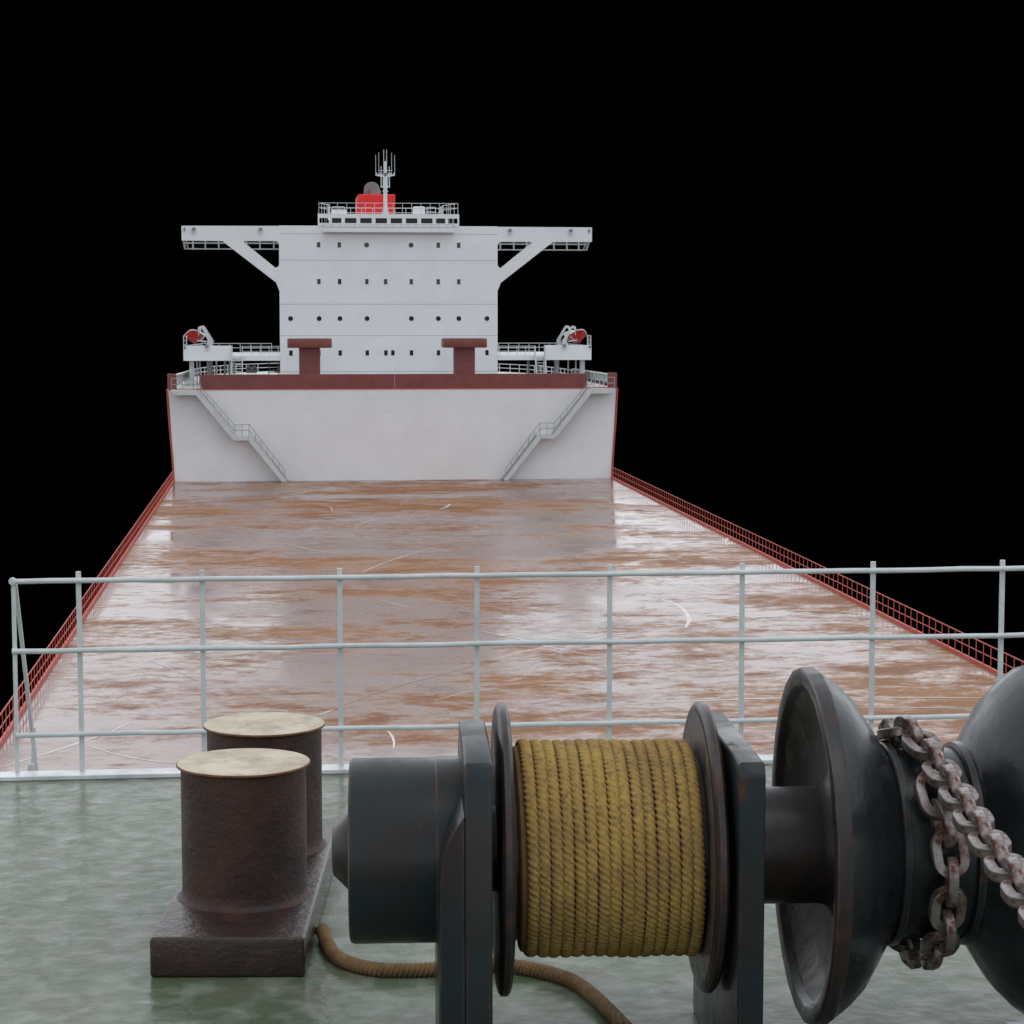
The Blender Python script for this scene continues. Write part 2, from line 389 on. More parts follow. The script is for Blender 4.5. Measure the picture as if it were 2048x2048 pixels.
# red bulwark on top of it, with the two corner pieces
t = thing('bulwark', 'long dark red bulwark along the top of the white bulkhead', 'bulwark', (CX, YB, SZ(7.97)))
w = MB().box(SX(-16.6), SX(16.74), YB+.02, YB+.3, SZ(7.972), SZ(9.17)).build('wall_plate', M['red'], t, bevel=.02)
MB().box(SX(-.01), SX(.01), YB+.012, YB+.02, SZ(7.99), SZ(9.15)).build('weld_seam', M['steelwhite'], t)
for sgn, lab in ((-1, 'short dark red bulwark corner above the top left of the bulkhead'), (1, 'short dark red bulwark corner above the top right of the bulkhead')):
    t = thing('bulwark_corner', lab, 'bulwark', (SX(sgn*19), YB, SZ(7.97)), 'bulwark corner pieces')
    x0, x1 = sorted((SX(sgn*18.63), SX(sgn*19.4)))
    bm = MB(); bm.prism([(x0, SZ(7.972)), (x1, SZ(7.972)), (x1, SZ(9.2)), (x0, SZ(9.26))], 'y', YB+.02, YB+.5)
    bm.build('wall_plate', M['red'], t, bevel=.02)
    # white side bulwark running aft with freeing ports and a bright capping rail
    s = thing('side_bulwark', ('left' if sgn < 0 else 'right') + ' white bulwark with stays running aft behind the red corner', 'bulwark', (SX(sgn*19), 186, SZ(7.9)), 'white side bulwarks')
    pl = MB(); cap = MB()
    ysb = [185.0 + k*(18.6)/10 for k in range(11)]
    def bx(y): return 19.12 - (y-185)*.05
    for y0, y1 in zip(ysb, ysb[1:]):
        a0, a1 = bx(y0), bx(y1)
        pl.add([(SX(sgn*a0), y0, SZ(8.32)), (SX(sgn*a1), y1, SZ(8.32)), (SX(sgn*a1), y1, SZ(9.0)), (SX(sgn*a0), y0, SZ(9.0)),
                (SX(sgn*(a0-.04)), y0, SZ(8.32)), (SX(sgn*(a1-.04)), y1, SZ(8.32)), (SX(sgn*(a1-.04)), y1, SZ(9.0)), (SX(sgn*(a0-.04)), y0, SZ(9.0))],
               [(0,1,2,3),(7,6,5,4),(0,4,5,1),(3,2,6,7),(0,3,7,4),(1,5,6,2)])
        MB().box(*sorted((SX(sgn*(a0-.045)), SX(sgn*(a0-.12)))), y0-.05, y0+.05, SZ(7.9), SZ(8.98)).build('stay', M['steelwhite'], s)
    cap.bar((SX(sgn*(bx(185)-.1)), 185, SZ(9.04)), (SX(sgn*(bx(203.6)-.1)), 203.6, SZ(9.04)), .3, .09)
    pl.build('plate', M['steelwhite'], s); cap.build('capping_rail', M['boatwhite'], s)

# poop railing round the stern
t = thing('stern_railing', 'thin grey open railing curving round the stern deck behind the deckhouse', 'railing', (CX, 230, SZ(7.9)))
def rail_xy(y): return max(stern_x(y)-.55, 0)
pts = []
yy = 203.8
while yy < 243.6: pts.append((rail_xy(yy), yy)); yy += 1.1 if yy < 236 else .5
pts = [(-x, y) for x, y in pts] + [(x, y) for x, y in reversed(pts)]
for z, nm in ((8.78, 'top_rail'), (8.34, 'middle_rail')):
    MB().tube([(SX(x), y, SZ(z)) for x, y in pts], .045, 6).build(nm, M['steelwhite'], t)
src = None; d = 0; last = pts[0]; spots = [pts[0]]
for p in pts[1:]:
    d += math.dist(p, last); last = p
    if d > 1.75: spots.append(p); d = 0
for x, y in spots:
    lo = Vector((SX(x), y, SZ(7.9))) - OFF[t.name]
    if src is None: src = MB().box(-.045, .045, -.045, .045, 0, .9).build('stanchion', M['steelwhite'], t, off=Vector((0,0,0)), loc=lo)
    else: inst(src, 'stanchion', t, lo)

# ------------------------------------------------------------------ deckhouse
SY = 193.5
house = thing('deckhouse', 'tall white accommodation block with long bridge wings and many small windows', 'building', (CX, SY, SZ(7.9)))
wall = MB().box(SX(-9.83), SX(9.83), SY, SY+19, SZ(7.9), SZ(22.2)).build('wall', M['white'], house, bevel=.03)
for z in (21.48, 19.13, 15.2, 12.38, 9.14):
    MB().box(SX(-9.81), SX(9.81), SY-.006, SY-.001, SZ(z-.022), SZ(z+.022)).build('weld_seam', M['seam'], house)
def rrect(poly, radii, k=5):
    out = []; n = len(poly)
    for i, p in enumerate(poly):
        r = radii[i]; p = Vector(p)
        if r <= 0: out.append(tuple(p)); continue
        a = Vector(poly[i-1]); c = Vector(poly[(i+1) % n])
        u = (a-p).normalized()*r; w2 = (c-p).normalized()*r
        for j in range(k+1):
            tt = j/k; out.append(tuple(p + u*(1-tt)**2 + w2*tt**2))
    return out
def plate_hole(outer, inner, y0, y1):
    bm = bmesh.new()
    def loop(pts):
        vs = [bm.verts.new((p[0], y0, p[1])) for p in pts]
        return [bm.edges.new((vs[i], vs[(i+1) % len(vs)])) for i in range(len(vs))]
    es = loop(outer) + (loop(inner) if inner else [])
    bmesh.ops.triangle_fill(bm, use_beauty=True, use_dissolve=False, edges=es)
    r = bmesh.ops.extrude_face_region(bm, geom=bm.faces[:])
    for v in r['geom']:
        if isinstance(v, bmesh.types.BMVert): v.co.y = y1
    m = MB(); bm.verts.index_update()
    m.add([v.co.copy() for v in bm.verts], [tuple(v.index for v in f.verts) for f in bm.faces]); bm.free()
    return m
for sgn in (-1, 1):
    g = lambda x, z: (SX(sgn*x), SZ(z))
    outer = [g(9.80, 22.17), g(18.45, 22.15), g(18.45, 20.85), g(14.88, 20.83), g(10.13, 17.15), g(9.80, 16.31)]
    inner = rrect([g(9.86, 20.84), g(13.1, 20.84), g(12.55, 20.40), g(10.2, 18.47), g(9.86, 18.44)], [.5, .5, 0, .05, .42])
    inner = rrect([g(9.83, 20.84), g(13.12, 20.84), g(10.17, 18.45), g(9.83, 18.45)], [.42, .42, .12, .42])
    wing = plate_hole(outer, inner, SY-.004, SY+1.3).build('bridge_wing', M['white'], house)
    fr = MB()
    yr = 195.7
    for z, th in ((20.17, .13), (20.69, .10), (21.2, .10)): fr.bar((SX(sgn*9.85), yr, SZ(z)), (SX(sgn*18.25), yr, SZ(z)), th, .11)
    for x in (10.3, 11.55, 12.75, 14.0, 15.25, 16.45, 17.55): fr.bar((SX(sgn*x), yr+.02, SZ(20.1)), (SX(sgn*x), yr+.02, SZ(21.3)), .13)
    fr.bar((SX(sgn*18.36), SY+1.31, SZ(20.9)), (SX(sgn*18.27), yr, SZ(20.17)), .14)
    fr.bar((SX(sgn*18.1), SY+1.31, SZ(20.9)), (SX(sgn*17.98), yr, SZ(20.17)), .09)
    fr.bar((SX(sgn*18.3), SY+1.31, SZ(21.3)), (SX(sgn*18.25), yr, SZ(21.2)), .1)
    fr.build('wing_frame', M['steelwhite'], house)
    for x in (17.36 if sgn < 0 else 16.5, 11.46 if sgn < 0 else 10.95):
        lp = MB().lathe([(SY-.2, .14), (SY-.19, .17), (SY-.06, .17), (SY-.01, .10)], 'y', (SX(sgn*x), 0, SZ(21.85)), 16).build('floodlight', M['lamp'], house, smooth=True)
        MB().lathe([(SY-.17, .15), (SY-.02, .15)], 'y', (SX(sgn*x), 0, SZ(21.64)), 14).build('lamp_bracket', M['steelwhite'], lp, smooth=True)
    nl = MB().box(SX(sgn*18.18)-.06, SX(sgn*18.18)+.06, SY-.14, SY-.01, SZ(21.75), SZ(22.0)); nl.bar((SX(sgn*18.18), SY-.05, SZ(21.62)), (SX(sgn*18.18), SY-.05, SZ(21.76)), .05)
    nl.build('side_light', M['lamp'], house)

# windows: frame with its pane, one of each kind copied along the rows
def win_rect(x, z, mat):
    f = MB(); cx, cz = SX(x), SZ(z); w_, h_ = .155, .235; t_ = .035
    f.box(cx-w_-t_, cx-w_, SY-.02, SY-.002, cz-h_-t_, cz+h_+t_); f.box(cx+w_, cx+w_+t_, SY-.02, SY-.002, cz-h_-t_, cz+h_+t_)
    f.box(cx-w_, cx+w_, SY-.02, SY-.002, cz+h_, cz+h_+t_); f.box(cx-w_, cx+w_, SY-.02, SY-.002, cz-h_-t_, cz-h_)
    o = f.build('window', M['white'], house)
    MB().box(cx-w_+.001, cx+w_-.001, SY-.012, SY-.003, cz-h_+.001, cz+h_-.001).build('pane', M[mat], o)
def win_round(x, z, mat):
    c = (SX(x), SY, SZ(z))
    f = MB().lathe([(-.002, .222), (-.02, .222), (-.02, .255), (-.002, .255)], 'y', c, 24, cap=False)
    o = f.build('porthole', M['white'], house)
    MB().lathe([(-.003, .221), (-.012, .221)], 'y', c, 24).build('pane', M[mat], o)
for x in (-6.3, -4.45, 4.45, 6.3): win_rect(x, 20.5, 'glass_grey')
for x in (-2.0, 2.0): win_round(x, 20.5, 'glass_grey')
for x in (-6.3, -4.44, -2.0, -.31, 2.0, 4.44, 6.3): win_rect(x, 17.22, 'glass_dark' if x == -4.44 else 'glass_grey')
for x in (-8.86, -6.3, -4.44, -2.0, 2.0, 4.44, 6.3, 8.86): win_round(x, 13.91, 'glass_dark')
for x in (-8.86, -6.35, -4.44, -2.0, -.32, .31, 2.0, 4.44, 6.4, 8.86): win_rect(x, 10.82, 'glass_dark')

# wheelhouse with its row of ten openings
wz0, wz1, o0, o1 = 22.2, 23.27, 22.44, 22.89
wins = [(-6.20,-5.36),(-5.09,-4.24),(-3.93,-2.90),(-2.56,-1.53),(-1.19,-.16),(.17,1.20),(1.54,2.57),(2.91,3.94),(4.26,5.09),(5.37,6.20)]
wh = MB(); fy0, fy1 = SY-.05, SY+.15
wh.box(SX(-6.35), SX(6.35), fy0, fy1, SZ(wz0-.05), SZ(o0)); wh.box(SX(-6.35), SX(6.35), fy0, fy1, SZ(o1), SZ(wz1))
edges = [-6.35] + [v for p_ in wins for v in p_] + [6.35]
for a, c in zip(edges[0::2], edges[1::2]): wh.box(SX(a), SX(c), fy0, fy1, SZ(o0), SZ(o1))
roofpoly = [(SX(-6.35), SY+.152), (SX(6.35), SY+.152), (SX(5.25), 197.4), (SX(5.25), 203.2), (SX(-5.25), 203.2), (SX(-5.25), 197.4)]
wh.prism(roofpoly, 'z', SZ(23.12), SZ(23.265)); wh.prism(roofpoly, 'z', SZ(22.2), SZ(22.25))
for sgn in (-1, 1):
    wh.box(*sorted((SX(sgn*5.25), SX(sgn*5.15))), 197.4, 203.2, SZ(22.25), SZ(22.6))
w_o = wh.build('wheelhouse', M['white'], house)
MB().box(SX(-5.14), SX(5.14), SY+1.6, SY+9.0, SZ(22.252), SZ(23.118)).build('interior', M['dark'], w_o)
for i, (a, c) in enumerate(wins):
    if 0 < i < 9:
        MB().box(SX(a), SX(c), SY+.02, SY+.06, SZ(o0), SZ(o1)).build('bridge_window', M['glass_dark'], w_o)
    else:
        mu = MB(); cc = (a+c)/2
        for q in (-.18, .1, .24): mu.bar((SX(cc+q), SY+2.0+q, SZ(22.25)), (SX(cc+q), SY+2.0+q, SZ(23.12)), .05)
        mu.build('mullion', M['steelwhite'], w_o)
# balcony below the wheelhouse windows
ba = MB().box(SX(-5.86), SX(5.86), SY-.62, SY-.008, SZ(21.62), SZ(21.67)).build('balcony', M['white'], house)
br = MB(); 
MB().box(SX(-5.86), SX(5.86), SY-.628, SY-.622, SZ(21.66), SZ(22.0)).build('kick_plate', M['white'], ba)
for z in (22.04, 22.32): br.bar((SX(-5.86), SY-.6, SZ(z)), (SX(5.86), SY-.6, SZ(z)), .03)
for sgn in (-1, 1):
    for z in (22.04, 22.32): br.bar((SX(sgn*5.85), SY-.6, SZ(z)), (SX(sgn*5.85), SY-.06, SZ(z)), .03)
for k in range(18): br.bar((SX(-5.85+k*11.7/17), SY-.6, SZ(21.67)), (SX(-5.85+k*11.7/17), SY-.6, SZ(22.32)), .03)
br.build('balcony_rail', M['railgrey'], ba)
# roof railing
rr = MB()
loop = [(-6.25, SY+.1), (6.25, SY+.1), (5.2, 197.4), (5.2, 203), (-5.2, 203), (-5.2, 197.4)]
for i in range(6):
    a, c = loop[i], loop[(i+1) % 6]
    for z in (24.24, 23.82): rr.bar((SX(a[0]), a[1], SZ(z)), (SX(c[0]), c[1], SZ(z)), .05)
    n = max(1, round(math.dist(a, c)/(.85 if i in (0,) else 1.0)))
    for k in range(n):
        x = a[0]+(c[0]-a[0])*k/n; y = a[1]+(c[1]-a[1])*k/n
        rr.bar((SX(x), y, SZ(23.265)), (SX(x), y, SZ(24.24)), .045)
for x0, x1 in ((-5.0, -3.9), (3.6, 4.4)):
    for z in (24.02, 23.6): rr.bar((SX(x0), 196.2, SZ(z)), (SX(x1), 196.2, SZ(z)), .05)
    for x in (x0, x1): rr.bar((SX(x), 196.2, SZ(23.265)), (SX(x), 196.2, SZ(24.02)), .05)
rr.build('roof_railing', M['steelwhite'], house)

t = thing('roof_locker', 'low white locker on the wheelhouse roof left of the mast', 'locker', (SX(-4.43), 194.6, SZ(23.266)), 'lockers on the wheelhouse roof')
MB().box(SX(-5.1), SX(-3.76), 194.4, 195.2, SZ(23.267), SZ(23.66)).build('body', M['white'], t, bevel=.03)
MB().box(SX(-5.13), SX(-3.73), 194.38, 195.22, SZ(23.662), SZ(23.70)).build('lid', M['white'], t)
t = thing('roof_locker', 'tall white rounded locker on the wheelhouse roof right of the mast', 'locker', (SX(2.8), 194.6, SZ(23.266)), 'lockers on the wheelhouse roof')
MB().box(SX(2.27), SX(3.33), 194.4, 195.3, SZ(23.267), SZ(24.0)).build('body', M['white'], t, bevel=.12, seg=3)

# mast
MY = 199.8
mast = thing('radio_mast', 'grey mast with a crown of thin whip aerials on the wheelhouse roof', 'mast', (CX, MY, SZ(23.266)))
def mx(x): return SX((x+.22)*1.02)
def mz(z): return SZ(14.5+(z-14.5)*1.0194)
pole = MB(); pole.bar((CX, MY, mz(23.1)), (CX, MY, mz(25.7)), .34); pole.bar((CX, MY, mz(25.7)), (CX, MY, mz(26.85)), .42); pole.bar((CX, MY, mz(26.85)), (CX, MY, mz(28.12)), .26)
pole.build('pole', M['steelwhite'], mast)
for sgn in (-1, 1):
    MB().prism([(CX+sgn*.17, mz(23.1)), (CX+sgn*.40, mz(23.1)), (CX+sgn*.17, mz(24.15))], 'y', MY-.04, MY+.04).build('gusset', M['steelwhite'], mast)
    MB().prism([(CX+sgn*.42, mz(25.84)), (CX+sgn*.42, mz(26.86)), (CX+sgn*.33, mz(26.86)), (CX+sgn*.33, mz(25.84))], 'y', MY-.05, MY+.05).build('side_pipe', M['steelwhite'], mast)
    for x, z1, r in ((.86, 28.70, .02), (.58, 28.9, .02), (.13, 29.18, .028), (.37, 27.68, .028)):
        MB().tube([(CX+sgn*x*1.02, MY, mz(26.86)), (CX+sgn*x*1.02, MY, mz(z1))], r, 6).build('whip_aerial', M['steelwhite'], mast)
    for x in (.82, .5, .33): MB().box(CX+sgn*x-.05, CX+sgn*x+.05, MY-.05, MY+.05, mz(26.9), mz(27.1)).build('aerial_base', M['steelwhite'], mast)
cr = MB(); cr.prism([(CX-.9, mz(26.95)), (CX-.9, mz(26.86)), (CX-.35, mz(26.72)), (CX+.35, mz(26.72)), (CX+.9, mz(26.86)), (CX+.9, mz(26.95))], 'y', MY-.12, MY+.12)
cr.build('crosstree', M['steelwhite'], mast)
MB().box(CX-.43, CX+.43, MY-.1, MY+.1, mz(25.78), mz(25.88)).build('lower_arm', M['steelwhite'], mast)
MB().box(CX-.26, CX+.26, MY-.2, MY+.2, mz(25.39), mz(25.46)).build('collar', M['steelwhite'], mast)
MB().bar((CX-.62, MY, mz(27.3)), (CX+.62, MY, mz(27.3)), .05).build('upper_yard', M['steelwhite'], mast)
MB().box(CX-.1, CX+.1, MY-.26, MY-.17, mz(26.8), mz(27.05)).build('mast_light', M['brown'], mast)

# funnel
FY = 219.0
fun = thing('funnel', 'square bright red funnel behind the wheelhouse with two sooty exhaust pipes', 'funnel', (CX, FY, SZ(7.9)))
MB().prism([(SX(-1.98), SZ(7.9)), (SX(1.9), SZ(7.9)), (SX(1.9), SZ(26.42)), (SX(-1.84), SZ(26.42)), (SX(-1.98), SZ(26.0))], 'y', FY, FY+5).build('casing', M['funnelred'], fun, bevel=.12, seg=3)
def elbow(x, y, r, z):
    m = MB(); pts = [(x, y+1.2, SZ(26.0)), (x, y+1.2, SZ(z-.35*r)), (x, y+.95, SZ(z+.15*r)), (x, y+.4, SZ(z+.35*r)), (x, y-.2, SZ(z+.3*r))]
    m.tube(pts, r, 20); return m
elbow(SX(-.36), FY+2.4, .80, 26.75).build('exhaust_pipe', M['pipe'], fun, smooth=True)
elbow(SX(.0), FY+1.2, .50, 26.5).build('exhaust_pipe', M['pipe'], fun, smooth=True)

# red mushroom ventilators in front of the house
for x, lab in ((-7.26, 'red mushroom shaped ventilator before the deckhouse, left one of the two'), (6.265, 'red mushroom shaped ventilator before the deckhouse, right one of the two')):
    t = thing('ventilator', lab, 'ventilator', (SX(x), 187.3, SZ(7.9)), 'mushroom ventilators')
    MB().prism(rrect([(SX(x-.915), 186.6), (SX(x+.915), 186.6), (SX(x+.915), 188.2), (SX(x-.915), 188.2)], [.25]*4, 5), 'z', SZ(7.9), SZ(11.40)).build('stem', M['red'], t, smooth=True)
    MB().prism(rrect([(SX(x-1.93), 185.9), (SX(x+1.93), 185.9), (SX(x+1.93), 188.9), (SX(x-1.93), 188.9)], [.45]*4, 6), 'z', SZ(11.40), SZ(12.2)).build('cap', M['red'], t, smooth=True, bevel=.08)

# ------------------------------------------------------------------ boat decks, davits, lifeboats
for sgn, side in ((-1, 'left'), (1, 'right')):
    other = 'left' if sgn < 0 else 'right'
    t = thing('boat_deck', side + ' raised white boat platform on posts beside the deckhouse', 'platform', (SX(sgn*14), SY, SZ(7.9)), 'boat platforms')
    x0, x1 = sorted((SX(sgn*14.17), SX(sgn*18.44)))
    MB().box(x0, x1, SY, SY+.25, SZ(10.14), SZ(11.49)).build('front_plate', M['white'], t, bevel=.02)
    poly = [(SX(sgn*9.84), SY+.02), (SX(sgn*14.16), SY+.02), (SX(sgn*14.16), SY+.27), (SX(sgn*18.42), SY+.27), (SX(sgn*17.5), 212), (SX(sgn*9.84), 212)]
    MB().prism(poly, 'z', SZ(10.15), SZ(10.56)).build('floor', M['underside'], t)
    MB().box(*sorted((SX(sgn*9.85), SX(sgn*14.165))), SY-.004, SY+.018, SZ(10.145), SZ(10.565)).build('edge_beam', M['white'], t)
    r = MB()
    ri = [(18.4, 199, 11.42), (17.45, 211.9, 11.42), (10.7, 211.9, 11.42)]
    for dz in (0, -.42):
        for a, c in zip(ri, ri[1:]): r.bar((SX(sgn*a[0]), a[1], SZ(a[2]+dz)), (SX(sgn*c[0]), c[1], SZ(c[2]+dz)), .06)
    for k in range(14):
        q = k/13; r.bar((SX(sgn*(18.4-.95*q)), 199+12.9*q, SZ(10.56)), (SX(sgn*(18.4-.95*q)), 199+12.9*q, SZ(11.42)), .06)
    for k in range(7):
        r.bar((SX(sgn*(17.45-6.75*(k+.6)/6.6)), 211.9, SZ(10.56)), (SX(sgn*(17.45-6.75*(k+.6)/6.6)), 211.9, SZ(11.42)), .06)
    r.build('outer_railing', M['steelwhite'], t)
    r = MB()
    for z in (11.42, 11.28) if sgn < 0 else (11.42, 11.25): r.bar((SX(sgn*9.86), SY+.12, SZ(z)), (SX(sgn*13.2), SY+.12, SZ(z)), .045)
    r.bar((SX(sgn*9.86), SY+.12, SZ(10.98)), (SX(sgn*13.2), SY+.12, SZ(10.98)), .035)
    for k in range(5): r.bar((SX(sgn*(10.0+3.2*k/4)), SY+.12, SZ(10.56)), (SX(sgn*(10.0+3.2*k/4)), SY+.12, SZ(11.42)), .05)
    r.bar((SX(sgn*14.1), SY-.05, SZ(10.2)), (SX(sgn*14.1), SY-.05, SZ(11.5)), .07)
    r.build('front_railing', M['steelwhite'], t)
    for x, y, w in ((17.77, 194.6, .42), (16.4, 202.5, .45)):
        MB().box(SX(sgn*x)-w/2, SX(sgn*x)+w/2, y, y+.4, SZ(7.9), SZ(10.14)).build('column', M['steelwhite'], t)
    for x, y, w in ((17.35, 196, .12), (17.3, 201, .14), (16.75, 206, .16), (15.6, 196, .16), (15.2, 209, .2), (14.6, 203, .2), (14.3, 208, .2), (14.25, 194.4, .22)):
        MB().box(SX(sgn*x)-w/2, SX(sgn*x)+w/2, y, y+w, SZ(7.9), SZ(10.14)).build('post', M['steelwhite'], t)
    fx = 16.34 if sgn < 0 else 15.95
    lp = MB().lathe([(SY-.2, .14), (SY-.19, .18), (SY-.06, .18), (SY-.01, .10)], 'y', (SX(sgn*fx), 0, SZ(11.45)), 16).build('floodlight', M['lamp'], t, smooth=True)
    MB().lathe([(SY-.17, .16), (SY-.02, .16)], 'y', (SX(sgn*fx), 0, SZ(11.23)), 14).build('lamp_bracket', M['steelwhite'], lp, smooth=True)
    # small signal frame at the outer corner
    s = thing('signal_frame', 'thin ladder shaped light frame on the ' + side + ' boat platform corner', 'frame', (SX(sgn*18.28), SY, SZ(11.3)), 'light frames')
    f = MB()
    for x in (18.16, 18.42): f.bar((SX(sgn*x), SY+.3, SZ(11.3)), (SX(sgn*x), SY+.3, SZ(12.34)), .06)
    for x in (18.16, 18.42): f.bar((SX(sgn*x), SY+.75, SZ(10.56)), (SX(sgn*x), SY+.75, SZ(12.34)), .05)
    for z in (11.6, 11.95): f.bar((SX(sgn*18.42), SY+.3, SZ(z)), (SX(sgn*18.16), SY+.3, SZ(z)), .05)
    f.bar((SX(sgn*18.05), SY+.3, SZ(12.36)), (SX(sgn*18.45), SY+.3, SZ(12.36)), .05)
    f.bar((SX(sgn*18.42), SY+.3, SZ(12.34)), (SX(sgn*18.42), SY+.75, SZ(12.34)), .05)
    f.build('frame', M['steelwhite'], s)
    MB().lathe([(11.22, .05), (11.26, .1), (11.42, .1), (11.46, .05)], 'z', (SX(sgn*18.29), SY-.12, ZD), 12).build('lamp', M['lamp'], s, smooth=True)
    # lifeboat: lofted hull seen bow on
    boat = thing('lifeboat', 'red lifeboat with white gunwale hanging from the ' + side + ' davits', 'lifeboat', (SX(sgn*17.62), 197, SZ(11.6)), 'lifeboats')
    BX = SX(sgn*17.6)
    st = [(0, .02, 12.86, 11.98), (.25, .26, 12.83, 11.78), (.7, .46, 12.70, 11.68), (1.4, .66, 12.53, 11.62), (2.4, .85, 12.37, 11.60), (3.6, .96, 12.27, 11.60), (4.8, .92, 12.31, 11.60), (5.8, .76, 12.42, 11.64), (6.5, .55, 12.55, 11.72), (6.9, .1, 12.65, 11.9)]
    vs = []; nn = 11
    for (yy, hw, zs, zk) in st:
        for j in range(nn):
            u = -1+2*j/(nn-1); au = abs(u)
            vs.append((BX+math.copysign(hw*(au**.9), u) if au else BX, 194.4+yy, SZ(zk+(zs-zk)*au**1.15)))
    fs = [(i*nn+j, i*nn+j+1, (i+1)*nn+j+1, (i+1)*nn+j) for i in range(len(st)-1) for j in range(nn-1)]
    h = MB(); h.add(vs, fs)
    # deck closing the shell
    h.add([vs[i*nn] for i in range(len(st))] + [vs[i*nn+nn-1] for i in range(len(st))], [(i, i+1, len(st)+i+1, len(st)+i) for i in range(len(st)-1)])
    h.build('hull', M['boatred'], boat, smooth=True, weld=True)
    g = MB()
    for e in (0, nn-1):
        g.tube([Vector(vs[i*nn+e])+Vector((0,0,.03)) for i in range(len(st))], .06, 8)
    g.build('gunwale', M['boatwhite'], boat, smooth=True)
    c = MB(); cv = []
    for k, (yy, hw, zz) in enumerate(((1.8, .3, 12.4), (2.2, .68, 12.72), (3.2, .8, 12.82), (4.6, .8, 12.82), (5.4, .6, 12.7), (5.8, .3, 12.5))):
        for j in range(9):
            u = PI*j/8; cv.append((BX-math.cos(u)*hw, 194.4+yy, SZ(12.25+(zz-12.25)*math.sin(u)**.7)))
    c.add(cv, [(i*9+j, i*9+j+1, (i+1)*9+j+1, (i+1)*9+j) for i in range(5) for j in range(8)] + [tuple(range(9)), tuple(range(45, 54))[::-1]])
    c.build('canopy', M['boatwhite'], boat, smooth=True)
    # davit: two hooked arms
    dv = thing('davit', 'pair of hooked grey davit arms holding the ' + side + ' lifeboat', 'davit', (SX(sgn*16.3), 196.5, SZ(10.56)), 'davits')
    for ya in (194.5, 198.7):
        g = lambda x, z: (SX(sgn*x), SZ(z))
        armp = [g(16.47, 11.3), g(16.06, 11.3), g(15.92, 11.62), g(15.90, 11.86), g(16.02, 12.06), g(16.62, 13.06), g(16.72, 13.19), g(16.86, 13.26), g(17.06, 13.20), g(17.16, 13.08), g(17.17, 12.80), g(17.05, 12.78), g(17.01, 12.93), g(16.90, 13.03), g(16.78, 12.97), g(16.60, 12.62), g(16.36, 12.10), g(16.30, 11.88), g(16.40, 11.56)]
        plate_hole(armp, None, ya, ya+.26).build('arm', M['steelwhite'], dv, bevel=.02)
        MB().box(*sorted((SX(sgn*16.52), SX(sgn*16.05))), ya-.1, ya+.36, SZ(10.56), SZ(11.32)).build('pedestal', M['steelwhite'], dv)
        MB().tube([(SX(sgn*17.11), ya+.13, SZ(12.79)), (SX(sgn*17.11), ya+.13, SZ(12.4))], .035, 6).build('fall_rope', M['steelwhite'], dv)
        k = MB(); k.bar((SX(sgn*16.46), ya+.13, SZ(11.8)), (SX(sgn*17.25), ya+.13, SZ(11.95)), .12, .1); k.bar((SX(sgn*16.6), ya+.13, SZ(12.33)), (SX(sgn*17.0), ya+.13, SZ(11.92)), .05)
        k.build('cradle', M['steelwhite'], dv)
    # ladder from the poop to the platform
    lx0, lx1 = (13.2, 14.12) if sgn < 0 else (13.25, 14.15)
    l = thing('steep_ladder', 'steep grey ladder up to the ' + side + ' boat platform', 'ladder', (SX(sgn*13.65), 192.5, SZ(7.9)), 'ladders to the boat platforms')
    for x in (lx0, lx1):
        MB().bar((SX(sgn*(x+.02)), 191.9, SZ(7.9)), (SX(sgn*x), 193.4, SZ(10.56)), .08, .14).build('stringer', M['steelwhite'], l)
        h = MB(); h.bar((SX(sgn*x), 192.1, SZ(8.8)), (SX(sgn*x), 193.3, SZ(11.45)), .05); h.bar((SX(sgn*x), 193.3, SZ(10.5)), (SX(sgn*x), 193.3, SZ(11.47)), .06); h.build('handrail', M['steelwhite'], l)
    for k in range(11):
        q = (k+.6)/11.4
        MB().box(*sorted((SX(sgn*(lx0+.04)), SX(sgn*(lx1-.04)))), 191.9+1.5*q-.1, 191.9+1.5*q+.1, SZ(7.9+2.66*q-.025), SZ(7.9+2.66*q+.025)).build('tread', M['steelwhite'], l)
l = thing('steep_ladder', 'dark ladder in the shade under the left walkway close to the deckhouse', 'ladder', (SX(-10.4), 206, SZ(7.9)), 'ladders to the boat platforms')
for x in (10.0, 10.95): MB().bar((SX(-x), 203, SZ(7.9)), (SX(-x), 205.2, SZ(10.14)), .08, .16).build('stringer', M['tread'], l)
for k in range(9): MB().box(SX(-10.9), SX(-10.05), 203.1+2.2*k/9, 203.4+2.2*k/9, SZ(8.05+2.2*k/9), SZ(8.12+2.2*k/9)).build('tread', M['tread'], l)

